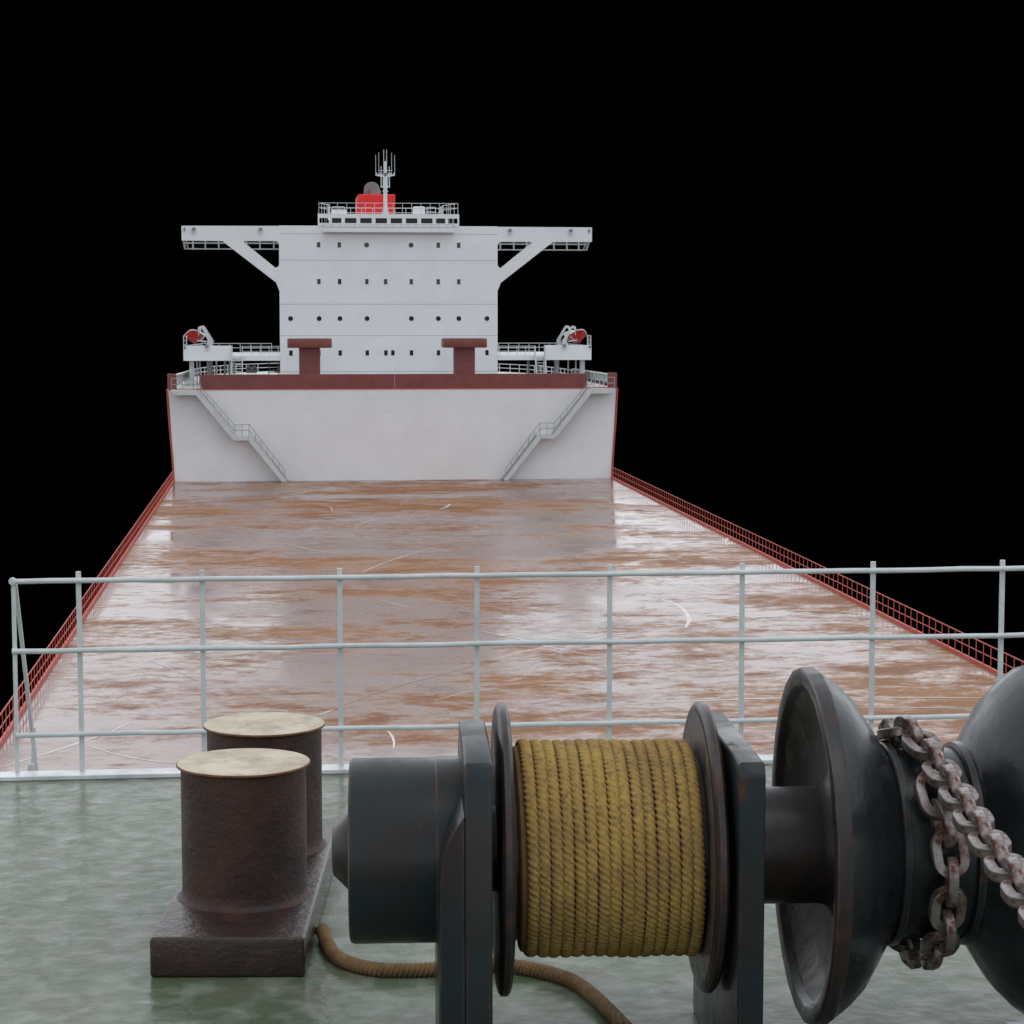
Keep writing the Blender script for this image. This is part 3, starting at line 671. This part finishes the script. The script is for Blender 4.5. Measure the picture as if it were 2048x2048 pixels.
# ------------------------------------------------------------------ stairs on the bulkhead
def stair(sgn, lab):
    t = thing('stairway', lab, 'stairs', (SX(sgn*14), YB, ZD), 'stairways on the bulkhead')
    g = lambda x, z: (SX(sgn*x), SZ(z))
    y0, y1 = YB-1.15, YB-.02
    yf = y0-.06
    out = MB()
    for (xa, za, xb, zb) in ((16.93, 7.86, 13.82, 3.92), (12.55, 3.90, 9.33, 0.02)):
        st_ = MB(); st_.prism([g(xa, za), g(xa-.28, za), g(xb-.22, zb), g(xb, zb-.34), g(xa-.0, za-.42)] if zb > 1 else [g(xa, za), g(xa-.25, za), g(xb-.05, zb), g(xb+.42, zb), g(xa+.02, za-.36)], 'y', yf, y0)
        st_.build('stringer', M['steelwhite'], t)
        st_ = MB(); st_.prism([g(xa, za), g(xa-.28, za), g(xb-.22, zb), g(xb, zb-.3), g(xa, za-.42)] if zb > 1 else [g(xa, za), g(xa-.25, za), g(xb-.05, zb), g(xb+.42, zb), g(xa+.02, za-.36)], 'y', y1-.06, y1)
        st_.build('stringer', M['steelwhite'], t)
        n = 17
        src = None
        for k in range(n):
            q = (k+.5)/n; x = xa-.12+(xb+.05-xa)*q; z = za+(zb-za)*q-.02
            lo = Vector((SX(sgn*x), (y0+y1)/2, SZ(z))) - OFF[t.name]
            if src is None: src = MB().box(-.15, .15, (y0-y1)/2, (y1-y0)/2-.06, -.02, .02).build('tread', M['tread'], t, off=Vector((0,0,0)), loc=lo)
            else: inst(src, 'tread', t, lo)
    for (xa, xb, z1, z0, nm) in ((19.05, 16.93, 7.90, 7.46, 'landing'), (13.82, 12.55, 3.93, 3.58, 'landing')):
        poly = [g(xa, z1), g(xb, z1), g(xb+(.0 if z1 > 5 else .08), z0), g(xa-(.35 if z1 > 5 else .1), z0)]
        MB().prism(poly, 'y', yf-.005, y1+.005).build(nm, M['steelwhite'], t)
    hr = MB(); R_ = .028
    yh = yf+.03
    top = [(19.0, 8.87), (17.15, 8.87), (13.73, 4.93), (12.48, 4.93), (9.5, 1.0), (9.5, .1)]
    mid = [(19.0, 8.38), (17.0, 8.38), (13.75, 4.45), (12.5, 4.45), (9.5, .55)]
    for path in (top, mid):
        for a, c in zip(path, path[1:]): hr.bar((SX(sgn*a[0]), yh, SZ(a[1])), (SX(sgn*c[0]), yh, SZ(c[1])), .055)
    hr.build('handrail', M['railgrey'], t)
    ps = MB()
    for x, za, zb in [(19.0, 7.9, 8.87), (18.1, 7.9, 8.87), (17.15, 7.9, 8.87), (13.7, 3.93, 4.93), (13.1, 3.93, 4.93), (12.5, 3.93, 4.93)]:
        MB().bar((SX(sgn*x), yh, SZ(za)), (SX(sgn*x), yh, SZ(zb)), .055).build('stanchion', M['railgrey'], t)
    for (xa, za, xb, zb, n) in ((17.15, 8.87, 13.73, 4.93, 6), (12.48, 4.93, 9.5, 1.0, 6)):
        for k in range(1, n):
            q = k/n; x = xa+(xb-xa)*q; z = za+(zb-za)*q
            MB().bar((SX(sgn*x), yh, SZ(z-1.0)), (SX(sgn*x), yh, SZ(z)), .05).build('stanchion', M['railgrey'], t)
stair(-1, 'pale steel stairway zigzagging down the left side of the white bulkhead')
stair(1, 'pale steel stairway zigzagging down the right side of the white bulkhead')

# ------------------------------------------------------------------ red rails along the main deck
for sgn, side in ((-1, 'left'), (1, 'right')):
    t = thing('deck_railing', 'long red railing with close posts along the ' + side + ' edge of the rusty deck', 'railing', (SX(sgn*19), 100, ZD), 'red railings along the main deck')
    X = SX(sgn*19.0); Y1 = YB-.1
    MB().box(*sorted((X-.05, X+.05)), 12, Y1, ZD+.001, ZD+.14).build('kerb', M['railred'], t)
    MB().bar((X, 12, ZD+1.0), (X, Y1, ZD+1.0), .036).build('top_rail', M['railred'], t)
    MB().bar((X, 12, ZD+.56), (X, Y1, ZD+.56), .030).build('middle_rail', M['railred'], t)
    n = int((Y1-12)/.93); src = None
    near = 12+.93*math.ceil((66-12)/.93) if sgn < 0 else 12+.93*math.ceil((76-12)/.93)
    rest = MB(); k = 0; y = 12.4
    while y < Y1:
        if y >= near and k < 100:
            lo = Vector((X, y, ZD+.14)) - OFF[t.name]; k += 1
            if src is None: src = MB().box(-.0145, .0145, -.0145, .0145, 0, .98-.13).build('post', M['railred'], t, off=Vector((0,0,0)), loc=lo)
            else: inst(src, 'post', t, lo)
        else: rest.box(X-.0145, X+.0145, y-.0145, y+.0145, ZD+.14, ZD+1.0)
        y += .93
    tag(rest.build('far_posts', M['railred'], t), kind='stuff')

# ------------------------------------------------------------------ foredeck
b = MB(); b.box(SX(-19.3), SX(19.3), -14, 11.6, -.35, 0)
tag(b.build('foredeck', M['foredeck']), 'wet grey green steel foredeck', 'deck', kind='structure')
t = thing('forecastle_bulkhead', 'white bulkhead below the edge of the grey green foredeck', 'wall', (CX, 11.5, ZD))
MB().box(SX(-19.1), SX(19.1), 11.2, 11.58, ZD-.4, -.352).build('wall_plate', M['bulkhead'], t)
t = thing('deck_coaming', 'low worn white coaming strip along the edge of the green foredeck', 'coaming', (1, 11.5, 0))
MB().box(SX(-19.3), SX(19.3), 11.447, 11.594, .0005, .024).build('strip', M['coaming'], t, bevel=.004)

# guard rail at the foredeck edge
gr = thing('guard_railing', 'pale grey three bar guard railing across the edge of the green foredeck', 'railing', (1.76, 11.55, .024))
RY = 11.535
XR = 6.9
for z, x0, nm in ((1.066, -1.463, 'top_rail'), (.688, -1.475, 'middle_rail'), (.232, -1.463, 'bottom_rail')):
    pts = [(x0+(XR-x0)*k/40, RY+random.uniform(-.0015, .0015), z+random.uniform(-.0025, .0025)) for k in range(41)]
    MB().tube(pts, .0145, 12).build(nm, M['galv'], gr, smooth=True)
for x in (-1.118, -.464, .280, 1.025, 1.764, 2.509, 3.252, 3.995, 4.74, 5.48, 6.23, 6.88):
    tl = random.uniform(-.004, .004)
    MB().bar((x, RY+.022, .022), (x+tl, RY+.022, 1.113), .027, .02).build('stanchion', M['galv'], gr, bevel=.003)
MB().bar((-1.463, RY+.018, .022), (-1.463, RY+.018, 1.06), .022, .02).build('stanchion', M['galv'], gr, bevel=.003)
MB().lathe([(-.02, .010), (-.018, .019), (.012, .019), (.018, .010)], 'y', (-1.465, RY, 1.068), 14).build('end_knob', M['galv'], gr, smooth=True)
MB().bar((-1.455, RY+.03, 1.05), (-1.445, 12.34, -.24), .02, .026).build('brace', M['galv'], gr, bevel=.002)
MB().bar((-1.432, 12.07, .17), (-1.46, 12.1, -.3), .018, .018).build('brace_prop', M['galv'], gr, bevel=.002)
MB().bar((-1.42, 11.80, .02), (-1.46, 11.78, -.3), .03, .03).build('brace_foot', M['coaming'], gr, bevel=.003)
# its side stays land on a small ledge below the deck edge
MB().box(-1.7, -1.2, 11.6, 12.5, -.36, -.30).build('ledge', M['coaming'], gr)

# ------------------------------------------------------------------ twin bollard
def bollard(name, label, loc, rz, sub=40, group='twin bollards'):
    t = thing(name, label, 'bollard', loc, group, rz)
    base = MB().box(-.2925, .2925, 0, 1.90, 0, .155).build('base_plate', M['rustbase'], t, bevel=.014, seg=3, smooth=True)
    for yc in (.60, 1.40):
        p = MB().lathe([(.155, .272), (.159, .265), (.166, .257), (.178, .2515), (.21, .2505), (.45, .2505), (.685, .2505)], 'z', (0, yc, 0), 64, cap=False).build('post', M['rust'], t, smooth=True)
        MB().lathe([(.690, .24), (.6905, .266), (.693, .2685), (.6985, .2685), (.7005, .2665)], 'z', (0, yc, 0), 64).build('cap_rim', M['caprim'], p, smooth=True)
        MB().lathe([(.7008, .2645), (.7012, .20), (.7014, .02)], 'z', (0, yc, 0), 64).build('cap_plate', M['cap'], p, smooth=True)
    return t
bo = bollard('mooring_bollard', 'large rusty twin bollard with pale cream caps on the green foredeck', (-.2425, 7.915, 0), math.radians(-5.4))
bo2 = bollard('mooring_bollard', 'tiny brown twin bollard far away on the stern deck', (SX(-10.6), 235.5, SZ(7.9)), math.radians(-90))
for ch in list(bo2.children_recursive):
    ch.data = ch.data.copy(); ch.data.materials.clear(); ch.data.materials.append(M['brown'])
t = thing('fairlead', 'pair of small brown rounded chocks on the far stern deck', 'fairlead', (SX(-13.05), 235, SZ(7.9)))
for q in (-.29, .29):
    c = MB(); xx = SX(-13.05+q)
    arch = [(xx-.33, SZ(7.9)), (xx-.30, SZ(8.25))] + [(xx-.02+.25*math.cos(a), SZ(8.43)+.25*math.sin(a)) for a in [PI*(1-k/8) for k in range(9)]] + [(xx+.27, SZ(8.25)), (xx+.27, SZ(7.9))]
    c.prism(arch, 'y', 234.8, 235.3)
    k = c.build('chock', M['brown'], t, bevel=.03)
    MB().lathe([(234.77, .13), (234.795, .13)], 'y', (xx+.06, 0, SZ(8.35)), 16).build('painted_hole', M['dark'], k)  # near black disc on the solid chock, painting in a shaded hole

# ------------------------------------------------------------------ windlass (local frame: x along the shaft, origin on deck below it)
ROT = math.radians(-3.0); AZ = .731
WL = thing('anchor_windlass', 'heavy blue black winch with rope drum flanges and chain bells on the foredeck', 'winch', (.64, 6.9, 0), None, ROT)
def part(mb, name, mat, parent=WL, **k): return mb.build(name, mat, parent, off=Vector((0,0,0)), **k)
ax = (0, 0, AZ)
part(MB().lathe([(-.445, .14), (-.447, .285), (-.443, .298), (-.432, .303), (-.165, .303), (-.162, .3055), (-.0835, .3065)], 'x', ax, 72), 'motor_housing', M['iron'], smooth=True)
part(MB().lathe([(-.505, .05), (-.503, .074), (-.498, .082), (-.448, .132), (-.44, .135)], 'x', ax, 40), 'hub_cone', M['ironbrown'], smooth=True)
# frames: side plates with a chamfered top
fl = part(MB().prism([(-.5, .0), (.42, .0), (.42, .80), (.135, 1.142), (-.29, 1.152), (-.475, 1.118), (-.5, 1.07)], 'x', -.083, .003), 'bearing_frame', M['iron'], bevel=.010, seg=3, smooth=True)
part(MB().prism([(-.0835, .012), (-.160, .012), (-.160, .74), (-.150, .83), (-.125, .90), (-.0835, .96)], 'y', -.4985, .40), 'gusset', M['iron'], fl, bevel=.003, smooth=True)
fr_ = part(MB().prism([(-.5, .0), (.5, .0), (.5, .85), (.37, 1.113), (-.475, 1.113), (-.5, 1.075)], 'x', .766, .848), 'bearing_frame', M['iron'], bevel=.010, seg=3, smooth=True)
# drum core and flanges
part(MB().lathe([(.078, .30), (.70, .30)], 'x', ax, 48), 'drum_core', M['ironbrown'], smooth=True)
def flange(s0, s1, face):
    n = 64
    m = MB().lathe([(s0, .20), (s0, .455), (s0+.004, .470), (s0+.013, .479), (s1-.013, .479), (s1-.004, .470), (s1, .455), (s1, .20)], 'x', ax, n)
    return part(m, 'drum_flange', M['ironbrown'], smooth=True)
flange(.034, .078, 0)
f2 = flange(.702, .745, 1)
part(MB().lathe([(.7005, .20), (.7005, .452)], 'x', ax, 64, cap=False), 'worn_face', M['worn'], f2)
part(MB().lathe([(.003, .14), (.034, .14)], 'x', ax, 32), 'shaft', M['ironbrown'], smooth=True)
part(MB().lathe([(.745, .16), (.766, .16)], 'x', ax, 32), 'shaft', M['ironbrown'], smooth=True)
part(MB().lathe([(.848, .193), (1.095, .193), (1.125, .197), (1.148, .212), (1.164, .245)], 'x', ax, 48, cap=False), 'shaft', M['ironbrown'], smooth=True)
# bells with the neck between them: one turned profile per part
bellp = [(1.1075, .586), (1.160, .548), (1.215, .494), (1.268, .412), (1.312, .340), (1.328, .326), (1.345, .322)]
facep = [(1.158, .215), (1.165, .26), (1.163, .34), (1.150, .42), (1.125, .478), (1.085, .5185)]
rimp = [(1.085, .5185), (1.078, .526), (1.062, .531), (1.057, .538), (1.056, .584), (1.060, .590), (1.099, .592), (1.1075, .5865)]
n = 26
for mir in (0, 1):
    f_ = (lambda P: [(2.922-a, r_) for a, r_ in P]) if mir else (lambda P: P)
    bl = part(MB().lathe(f_(bellp), 'x', ax, n, cap=False), 'chain_bell', M['bell'], smooth=True)
    part(MB().lathe(f_(facep), 'x', ax, 52, cap=False), 'bell_face', M['bellface'], bl, smooth=True)
    part(MB().lathe(f_(rimp), 'x', ax, n, cap=False), 'bell_rim', M['ironbrown'], bl, smooth=True)
part(MB().lathe([(1.318, .312), (1.345, .318), (1.46, .313), (1.577, .318), (1.604, .312)], 'x', ax, 56, cap=False), 'neck', M['bell'], smooth=True)
part(MB().lathe([(1.325, .333), (1.33, .338), (1.352, .336), (1.357, .320)], 'x', ax, 56, cap=False), 'neck_ring', M['iron'], smooth=True)
part(MB().lathe([(1.565, .320), (1.57, .336), (1.592, .338), (1.597, .333)], 'x', ax, 56, cap=False), 'neck_ring', M['iron'], smooth=True)
part(MB().lathe([(1.757, .245), (1.78, .205), (1.80, .193), (2.3, .193)], 'x', ax, 48), 'shaft', M['ironbrown'], smooth=True)
part(MB().prism([(-.5, .0), (.5, .0), (.5, .85), (.37, 1.113), (-.475, 1.113), (-.5, 1.075)], 'x', 2.1, 2.18), 'bearing_frame', M['iron'], bevel=.010, seg=2, smooth=True)
for a, c in ((1.238, 1.300), (1.83, 2.06)):
    part(MB().box(a, c, -.45, .235, .0005, .03), 'foot_plate', M['galv'], bevel=.004)  # pale grey colour stands in for sky reflected on the plates

# mooring rope wound on the drum: a real three strand rope laid in a helix
WM = Matrix.Translation((.64, 6.9, 0)) @ Matrix.Rotation(ROT, 4, 'Z')
def rope_mesh(path, r, lay, cross=15, strands=3, depth=.30, axis_z=None, squash=1.0):
    m = MB(); N = len(path); pts = [Vector(p) for p in path]; d = 0; o = 0
    up = None
    for i, p in enumerate(pts):
        t_ = (pts[min(i+1, N-1)] - pts[max(i-1, 0)]).normalized()
        if i: d += (pts[i]-pts[i-1]).length
        if up is None: up = t_.orthogonal().normalized()
        if axis_z is not None: up = Vector((0, p.y, p.z - axis_z)).normalized()
        a = t_.cross(up).normalized(); bb = a.cross(t_).normalized(); up = bb
        tw = 2*PI*d/lay
        for j in range(cross):
            th = 2*PI*j/cross
            rr = r*(1-depth+depth*abs(math.cos(strands*.5*(th-tw)))**.8)
            m.v.append(p + a*(rr*math.cos(th)) + bb*(squash*rr*math.sin(th)))
    for i in range(N-1):
        for j in range(cross):
            m.f.append((i*cross+j, i*cross+(j+1) % cross, (i+1)*cross+(j+1) % cross, (i+1)*cross+j)); m.m.append(0)
    for k in (0, N-1):
        m.f.append(tuple(k*cross+j for j in range(cross))); m.m.append(0)
    return m
rt = thing('mooring_rope', 'olive yellow twisted rope wound in tight turns on the winch drum', 'rope', (.64, 6.9, 0), None, ROT)
turns = 15; r0 = .0225; pitch = (.6835-.1205)/turns
path = []
per = 300
for i in range(int(turns*per)+1):
    q = i/per; th = 2*PI*q
    rr = .3425 + .002*math.sin(th*.63+q*2.1) + .002*math.sin(q*5.3)
    s_ = .1205 + pitch*q + .0018*math.sin(th*2+q*3)
    path.append((s_, rr*math.cos(th), AZ + rr*math.sin(th)))
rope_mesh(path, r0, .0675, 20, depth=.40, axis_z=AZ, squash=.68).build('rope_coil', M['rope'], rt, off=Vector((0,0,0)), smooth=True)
path = [(.099+.583*i/1400, .3205*math.cos(2*PI*i/1400*16), AZ+.3205*math.sin(2*PI*i/1400*16)) for i in range(1401)]
MB().tube(path, .0195, 8).build('inner_coil', M['ropebrown'], rt, off=Vector((0,0,0)), smooth=True)

# loose rope on the deck behind and under the winch
pts = [(.122,8.40,.032),(.134,8.28,.0255),(.145,8.19,.0255),(.168,8.06,.0255),(.237,7.945,.0255),(.320,7.88,.0255),(.430,7.856,.0255),(.548,7.862,.0255),(.66,7.878,.0255),(.760,7.886,.0255),(.856,7.854,.0255),(.946,7.78,.0255),(1.02,7.69,.0255),(1.057,7.60,.0255),(1.089,7.475,.0255),(1.118,7.32,.0255),(1.144,7.15,.0255),(1.17,6.95,.0255),(1.19,6.7,.0255),(1.15,6.4,.0255)]
cp = []
for i in range(len(pts)-1):
    pass
cp = catmull(pts, 22)
t = thing('loose_rope', 'loose end of brown rope lying on the green deck under the winch', 'rope', (.6, 7.86, 0))
rope_mesh([p - OFF[t.name] for p in cp], .0285, .055, 18, strands=3, depth=.24).build('rope_length', M['ropebrown'], t, off=Vector((0,0,0)), smooth=True)

# anchor chain round the neck and away forward
ch = thing('anchor_chain', 'heavy rusty chain of flat links looped round the winch neck', 'chain', (.64, 6.9, 0), None, ROT)
def link_mesh():
    m = MB(); Lh, Wh = .0815, .058; bw, bt = .0160, .0165
    path = []
    a = Lh - Wh
    k = 16
    rc = Wh - bw
    for i in range(k+1): th = -PI/2 + PI*i/k; path.append((a + rc*math.cos(th), rc*math.sin(th)))
    for i in range(k+1): th = PI/2 + PI*i/k; path.append((-a + rc*math.cos(th), rc*math.sin(th)))
    n = len(path); vs = []
    for i, (x, y) in enumerate(path):
        cx_, sgn = (a, 1) if i <= k else (-a, -1)
        nx, ny = x - cx_, y; l_ = math.hypot(nx, ny); nx /= l_; ny /= l_
        for (u, w_) in ((-1, -1), (1, -1), (1, 1), (-1, 1)):
            vs.append((x + nx*bw*u, y + ny*bw*u, bt*w_))
    fs = [(i*4+j, i*4+(j+1) % 4, ((i+1) % n)*4+(j+1) % 4, ((i+1) % n)*4+j) for i in range(n) for j in range(4)]
    m.add(vs, fs); return m
# centre line: start high on the front, down, under, up the back, over the top, then away forward
path = [(1.425, -.30, .965), (1.436, -.338, .90), (1.455, -.362, .84), (1.462, -.370, .774), (1.468, -.366, .69), (1.463, -.340, .596), (1.470, -.275, .487), (1.462, -.12, .392), (1.436, .05, .358), (1.42, .2, .42), (1.41, .32, .55), (1.40, .368, .70), (1.392, .35, .86), (1.386, .26, .99), (1.385, .13, 1.075), (1.402, .0, 1.105), (1.432, -.11, 1.085), (1.450, -.27, 1.036), (1.456, -.47, .998), (1.450, -.70, .965), (1.446, -.93, .937), (1.440, -1.15, .914), (1.433, -1.40, .890), (1.42, -1.8, .86), (1.41, -2.2, .83)]
cp = catmull(path, 12); pitch = .0960
out = [cp[0]]; acc = 0
samples = []
dist = 0; nxt = 0
for i in range(len(cp)-1):
    seg = (cp[i+1]-cp[i]).length
    while nxt <= dist + seg:
        f = (nxt - dist)/seg; samples.append(cp[i].lerp(cp[i+1], f)); nxt += pitch
    dist += seg
src = None; prev = None
for i in range(len(samples)-1):
    c = samples[i]; t_ = (samples[min(i+1, len(samples)-1)] - samples[max(i-1, 0)]).normalized()
    rad = Vector((0, c.y, c.z - AZ))
    upv = rad.normalized() if i < 22 else Vector((0, 0, 1))
    if i >= 14: upv = Vector((0, 0, 1)).lerp(upv, max(0, (22-i)/8)) if i < 22 else Vector((0, 0, 1))
    side = t_.cross(upv).normalized(); upv = side.cross(t_).normalized()
    roll = (0 if i % 2 == 0 else PI/2) + (math.radians(-6) if i > 14 else math.radians(7)*math.sin(i*1.7))
    y_ = side*math.cos(roll) + upv*math.sin(roll); z_ = t_.cross(y_).normalized()
    mw = Matrix(((t_.x, y_.x, z_.x, c.x), (t_.y, y_.y, z_.y, c.y), (t_.z, y_.z, z_.z, c.z), (0, 0, 0, 1)))
    if src is None:
        src = link_mesh().build('link', M['chain'], ch, off=Vector((0,0,0)), bevel=.0028, seg=1, smooth=True); src.data.set_sharp_from_angle(angle=math.radians(24)); src.matrix_local = mw
    else: inst(src, 'link', ch, None, mw)

# ------------------------------------------------------------------ camera, light, world
cam = bpy.data.cameras.new('camera'); co = bpy.data.objects.new('camera', cam); COL.objects.link(co)
cam.sensor_width = 36; cam.lens = 4267/2048*36
cam.clip_start = .1; cam.clip_end = 2000
co.location = (0, 0, 2.5)
co.rotation_euler = (PI/2 - math.radians(5.3554), 0, -math.radians(6.0338))
scene.camera = co

CLOUD_BASE, CLOUD_GRAD = 12.2, 2.0
SUN_EL, SUN_AZ = math.radians(62), math.radians(140)    # azimuth clockwise from +Y
sun = bpy.data.lights.new('sun', 'SUN'); sun.energy = .5; sun.angle = math.radians(40); sun.color = (1, .97, .93)
so = bpy.data.objects.new('sun', sun); COL.objects.link(so)
d = Vector((math.sin(SUN_AZ)*math.cos(SUN_EL), math.cos(SUN_AZ)*math.cos(SUN_EL), math.sin(SUN_EL)))
so.rotation_euler = d.to_track_quat('Z', 'Y').to_euler(); so.location = (0, 0, 60)

w = bpy.data.worlds.new('World'); scene.world = w; w.use_nodes = True
nt = w.node_tree; bg = nt.nodes['Background']
sky = nt.nodes.new('ShaderNodeTexSky'); sky.sky_type = 'NISHITA'; sky.sun_disc = False
sky.sun_elevation = SUN_EL; sky.sun_rotation = SUN_AZ; sky.air_density = 1.0; sky.dust_density = 2.0; sky.ozone_density = 1.0
# closed cloud layer: soft bright overcast, brighter towards the stern where the sun stands behind it
tc = nt.nodes.new('ShaderNodeTexCoord')
cn = nt.nodes.new('ShaderNodeTexNoise'); cn.inputs['Scale'].default_value = 2.2; cn.inputs['Detail'].default_value = 5
nt.links.new(tc.outputs['Generated'], cn.inputs['Vector'])
sep = nt.nodes.new('ShaderNodeSeparateXYZ'); nt.links.new(tc.outputs['Generated'], sep.inputs[0])
grad = _math(nt, 'ADD', _math(nt, 'MULTIPLY', sep.outputs['Y'], CLOUD_GRAD), CLOUD_BASE)
lum = _math(nt, 'MULTIPLY', grad, _ramp(nt, cn.outputs['Fac'], .3, .7, .82, 1.18))
up = _ramp(nt, sep.outputs['Z'], -.06, .0, .12, 1.0)
lum = _math(nt, 'MULTIPLY', lum, up)
lum = _math(nt, 'MULTIPLY', lum, _ramp(nt, sep.outputs['Z'], .15, 1.0, 1.0, .66))
comb = nt.nodes.new('ShaderNodeCombineColor')
for k_, v_ in enumerate((.97, 1.0, 1.045)): nt.links.new(_math(nt, 'MULTIPLY', lum, v_), comb.inputs[k_])
nt.links.new(_mix(nt, .86, sky.outputs[0], comb.outputs[0]), bg.inputs['Color'])
bg.inputs['Strength'].default_value = .10

scene.render.film_transparent = True          # the picture has no sky, only black behind the ship
scene.render.image_settings.color_mode = 'RGB'
scene.view_settings.view_transform = 'Standard'; scene.view_settings.look = 'None'
scene.view_settings.exposure = 0; scene.view_settings.gamma = 1
scene.cycles.use_denoising = True
scene.cycles.max_bounces = 6
